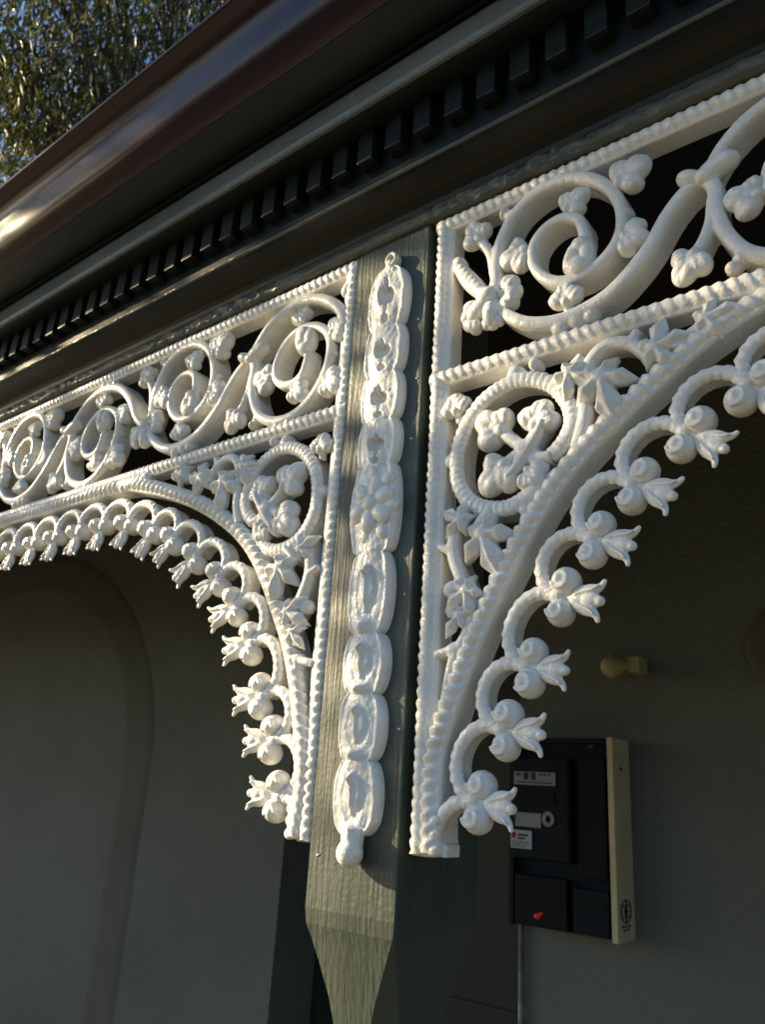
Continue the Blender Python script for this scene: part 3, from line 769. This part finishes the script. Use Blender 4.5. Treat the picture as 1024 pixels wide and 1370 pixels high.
# yellowed flood lamp
fl_ = empty('wall_lamp', (-1.265, YW, .52), 'yellowed plastic security lamp head on the dark wall above the meter box', 'lamp')
def lamp_part(name, mb, material, v=.002):
    mb.v = [(-1.262 + (x + 1.25) * .62, YW + (y - YW) * .7, .525 + (z - .53) * .62) for x, y, z in mb.v]
    return place(name, mb.cast(name, fl_['org'], voxel=v, it=2), material, fl_, fl_['org'])
mb = MB()
n = 16
prof_l = [(.000, .012), (.035, .030), (.075, .055), (.110, .072), (.125, .078)]
v = []; f = []
axis = Vector((-.78, -.45, -.10)).normalized(); ua = axis.cross(Vector((0, 0, 1))).normalized(); ub = ua.cross(axis)
base = Vector((-1.22, YW - .10, .535))
for (d, r) in prof_l:
    for i in range(n):
        a = 2 * math.pi * i / n; v.append(base + axis * d + ua * (r * math.cos(a)) + ub * (r * math.sin(a)))
for j in range(len(prof_l) - 1):
    for i in range(n): k = (i + 1) % n; f.append((j * n + i, j * n + k, (j + 1) * n + k, (j + 1) * n + i))
f.append(tuple(range(n - 1, -1, -1))); f.append(tuple((len(prof_l) - 1) * n + i for i in range(n)))
mb.add(v, f); lamp_part('lamp_shade', mb, FLOOD)
mb = MB(); mb.ell((-1.325, YW - .155, .52), (.068, .068, .072), 0, 16, 12); lamp_part('bulb', mb, FLOOD)
mb = MB(); mb.box((-1.235, YW - .13, .485), (-1.155, YW - .002, .585)); mb.tube([(-1.20, YW - .08, .53), (-1.24, YW - .10, .53)], [.030, .026], 12); lamp_part('base', mb, FLOOD)
# round plaque partly outside the frame
wd = empty('wall_plaque', (-.660, YW, .57), 'large round grey plaque on the wall at the right edge of the photo', 'plaque')
mb = MB(); n = 40
for (r, y) in ((.16, YW - .001), (.16, YW - .03), (.145, YW - .042), (.12, YW - .034), (.02, YW - .045)):
    mb.v += [(-.660 + r * math.cos(2 * math.pi * i / n), y, .57 + r * math.sin(2 * math.pi * i / n)) for i in range(n)]
for j in range(4):
    for i in range(n): k = (i + 1) % n; mb.f.append((j * n + i, j * n + k, (j + 1) * n + k, (j + 1) * n + i))
mb.f.append(tuple(4 * n + i for i in range(n)))
place('disc', mb.mesh('disc', wd['org'], True), DISC, wd, wd['org'])

# ---------------------------------------------------------------- trees
def leaf_quads(mb, c, L, w, dirv, r):
    d = dirv.normalized(); s = d.cross(Vector((r.uniform(-1, 1), r.uniform(-1, 1), r.uniform(-1, 1)))).normalized() * (w / 2)
    b = c + d * L; mid = c + d * (L * .45) + d.cross(s).normalized() * (L * r.uniform(-.1, .1))
    n = len(mb.v); mb.v += [tuple(c), tuple(mid + s), tuple(b), tuple(mid - s)]; mb.f.append((n, n + 1, n + 2, n + 3))
def mtree(name, base, label, top, limbs, clumps, lw, seed, per, leafmat2=True):
    """all in metres; clumps = list of (centre, radius)"""
    r = random.Random(seed)
    o = bpy.data.objects.new(name, None); COL.objects.link(o); o.location = base; tag(o, label, 'tree', 'gum trees by the house'); base = Vector(base)
    tr = MB(); top = Vector(top)
    def T(mb, pts, rad): mb.tube([(p - base) / S for p in pts], [q / S for q in rad], 9)
    pts = [base, base.lerp(top, .35) + Vector((.15, .1, 0)), base.lerp(top, .7) + Vector((-.1, .1, 0)), top]
    T(tr, pts, [.24, .19, .15, .10])
    for (c, R) in clumps:
        st = base.lerp(top, r.uniform(.55, 1.0)); c = Vector(c); mid = st.lerp(c, .5) + Vector((r.uniform(-.2, .2), r.uniform(-.2, .2), .25))
        T(tr, [st, mid, c], [.035, .016, .005])
        for k in range(5):
            e = c + Vector((r.gauss(0, 1), r.gauss(0, 1), r.gauss(0, .7))) * R * .6
            T(tr, [c.lerp(mid, .25), c.lerp(e, .5) + Vector((0, 0, .02)), e], [.005, .004, .002])
    b = place('trunk', tr.mesh('trunk', (0, 0, 0), True), BARK, None); b.parent = o; b.location = (0, 0, 0)
    for which, mt_ in (('crown', LEAF), ('young_leaves', LEAFY)):
        cr = MB()
        for (c, R) in clumps:
            c = Vector(c) - base
            n = int(per * R ** 2 * (1 if which == 'crown' else .04))
            for k in range(n):
                q = Vector((r.gauss(0, 1), r.gauss(0, 1), r.gauss(0, .8))); q = q * (R * .55)
                dv = Vector((r.uniform(-.75, .35), r.uniform(-.6, .6), -r.uniform(.35, 1.3)))
                leaf_quads(cr, (c + q) / S, lw[0] * r.uniform(.6, 1.3) / S, lw[1] * r.uniform(.7, 1.3) / S, dv, r)
        a = place(which, cr.mesh(which), mt_, None); a.parent = o; a.location = (0, 0, 0)
    return o
CP = W(0, 0, 0)
r2 = random.Random(21)
# the tree seen past the gutter
cl = []
for k in range(95):
    e = r2.random() ** .7
    d = Vector((-.74 + .24 * e + r2.uniform(-.10, .10), .27 + r2.uniform(-.13, .15), .56 + .24 * e + r2.uniform(-.09, .09))).normalized()
    cl.append((tuple(CP + d * r2.uniform(6.0, 9.5)), r2.uniform(.35, .62)))
mtree('gum_tree', (-7.6, 5.2, 0), 'tall gum tree with narrow drooping leaves seen past the roof gutter', (-6.6, 3.9, 8.2), 0, cl, (.105, .0185), 5, 1500)
# the tree by the street that throws the dappled shade; its boughs hang between the low sun and the veranda
def at_shade(X, Z, D): return tuple(W(X, 1.0, Z) - SUNV * D)
cl = []
SH = [(-.61, .24, .09), (-.58, .04, .09), (-.50, .18, .10), (-.42, .37, .10), (-.28, .48, .10), (-.16, .58, .12), (-.50, .0, .11),
      (-.36, .97, .10), (-.27, .90, .12), (-.30, .80, .08), (-.14, .84, .14), (-.18, 1.02, .13), (-.0, .95, .16),
      (-.835, .50, .070), (-.84, .42, .045), (-.83, .57, .045), (-1.10, .56, .09), (-1.32, .62, .08), (-1.92, .92, .11), (-2.25, .78, .13), (-1.62, .80, .06)]
for (X, Z, q) in SH:
    cl.append((at_shade(X, Z, r2.uniform(3.2, 4.4)), q * S * 1.1))
for k in range(26):                                     # boughs level with the gutter
    X = -2.5 + k * .12
    if -1.32 < X < -.62: continue
    cl.append((at_shade(X, 1.19 + r2.uniform(-.03, .04), r2.uniform(3.2, 4.4)), r2.uniform(.055, .075)))
mtree('gum_tree', (-3.6, -4.4, 0), 'leafy gum tree beside the street shading the veranda front', (-3.7, -3.7, 4.8), 0, cl, (.085, .020), 9, 8200)
cl = []  # unseen foliage, added to block the low sun from the house wall
X = -11
while X < -1.8:
    Z = .25
    while Z > -2.9:
        q = W(X + r2.uniform(-.15, .15), YW, Z + r2.uniform(-.15, .15)) - SUNV * r2.uniform(8.5, 10.0)
        cl.append((tuple(q), .46)); Z -= .45
    X += .5
mtree('gum_tree', (-12.5, -2.6, 0), 'unseen gum foliage added on the left to keep sun off the wall', (-12.2, -1.9, 4.2), 0, cl, (.11, .035), 31, 3600)
# clipped hedge across the street front (reflected in the gloss paint)
r3 = random.Random(4)
hd = MB()
for k in range(14000):
    c = Vector((r3.uniform(-9, 9), -7.5 + r3.uniform(-.6, .6), r3.uniform(.05, 1.5)))
    leaf_quads(hd, Vector((c.x / S, c.y / S, (c.z - ZC) / S)), .16 / S, .09 / S, Vector((r3.uniform(-1, 1), r3.uniform(-1, 1), r3.uniform(-.3, 1))), r3)
ho = place('hedge', hd.mesh('hedge'), HEDGE); ho.location = (0, 0, ZC); tag(ho, 'green hedge along the front boundary facing the veranda', 'hedge')
for o in list(bpy.data.objects):
    if 'org' in o: del o['org']
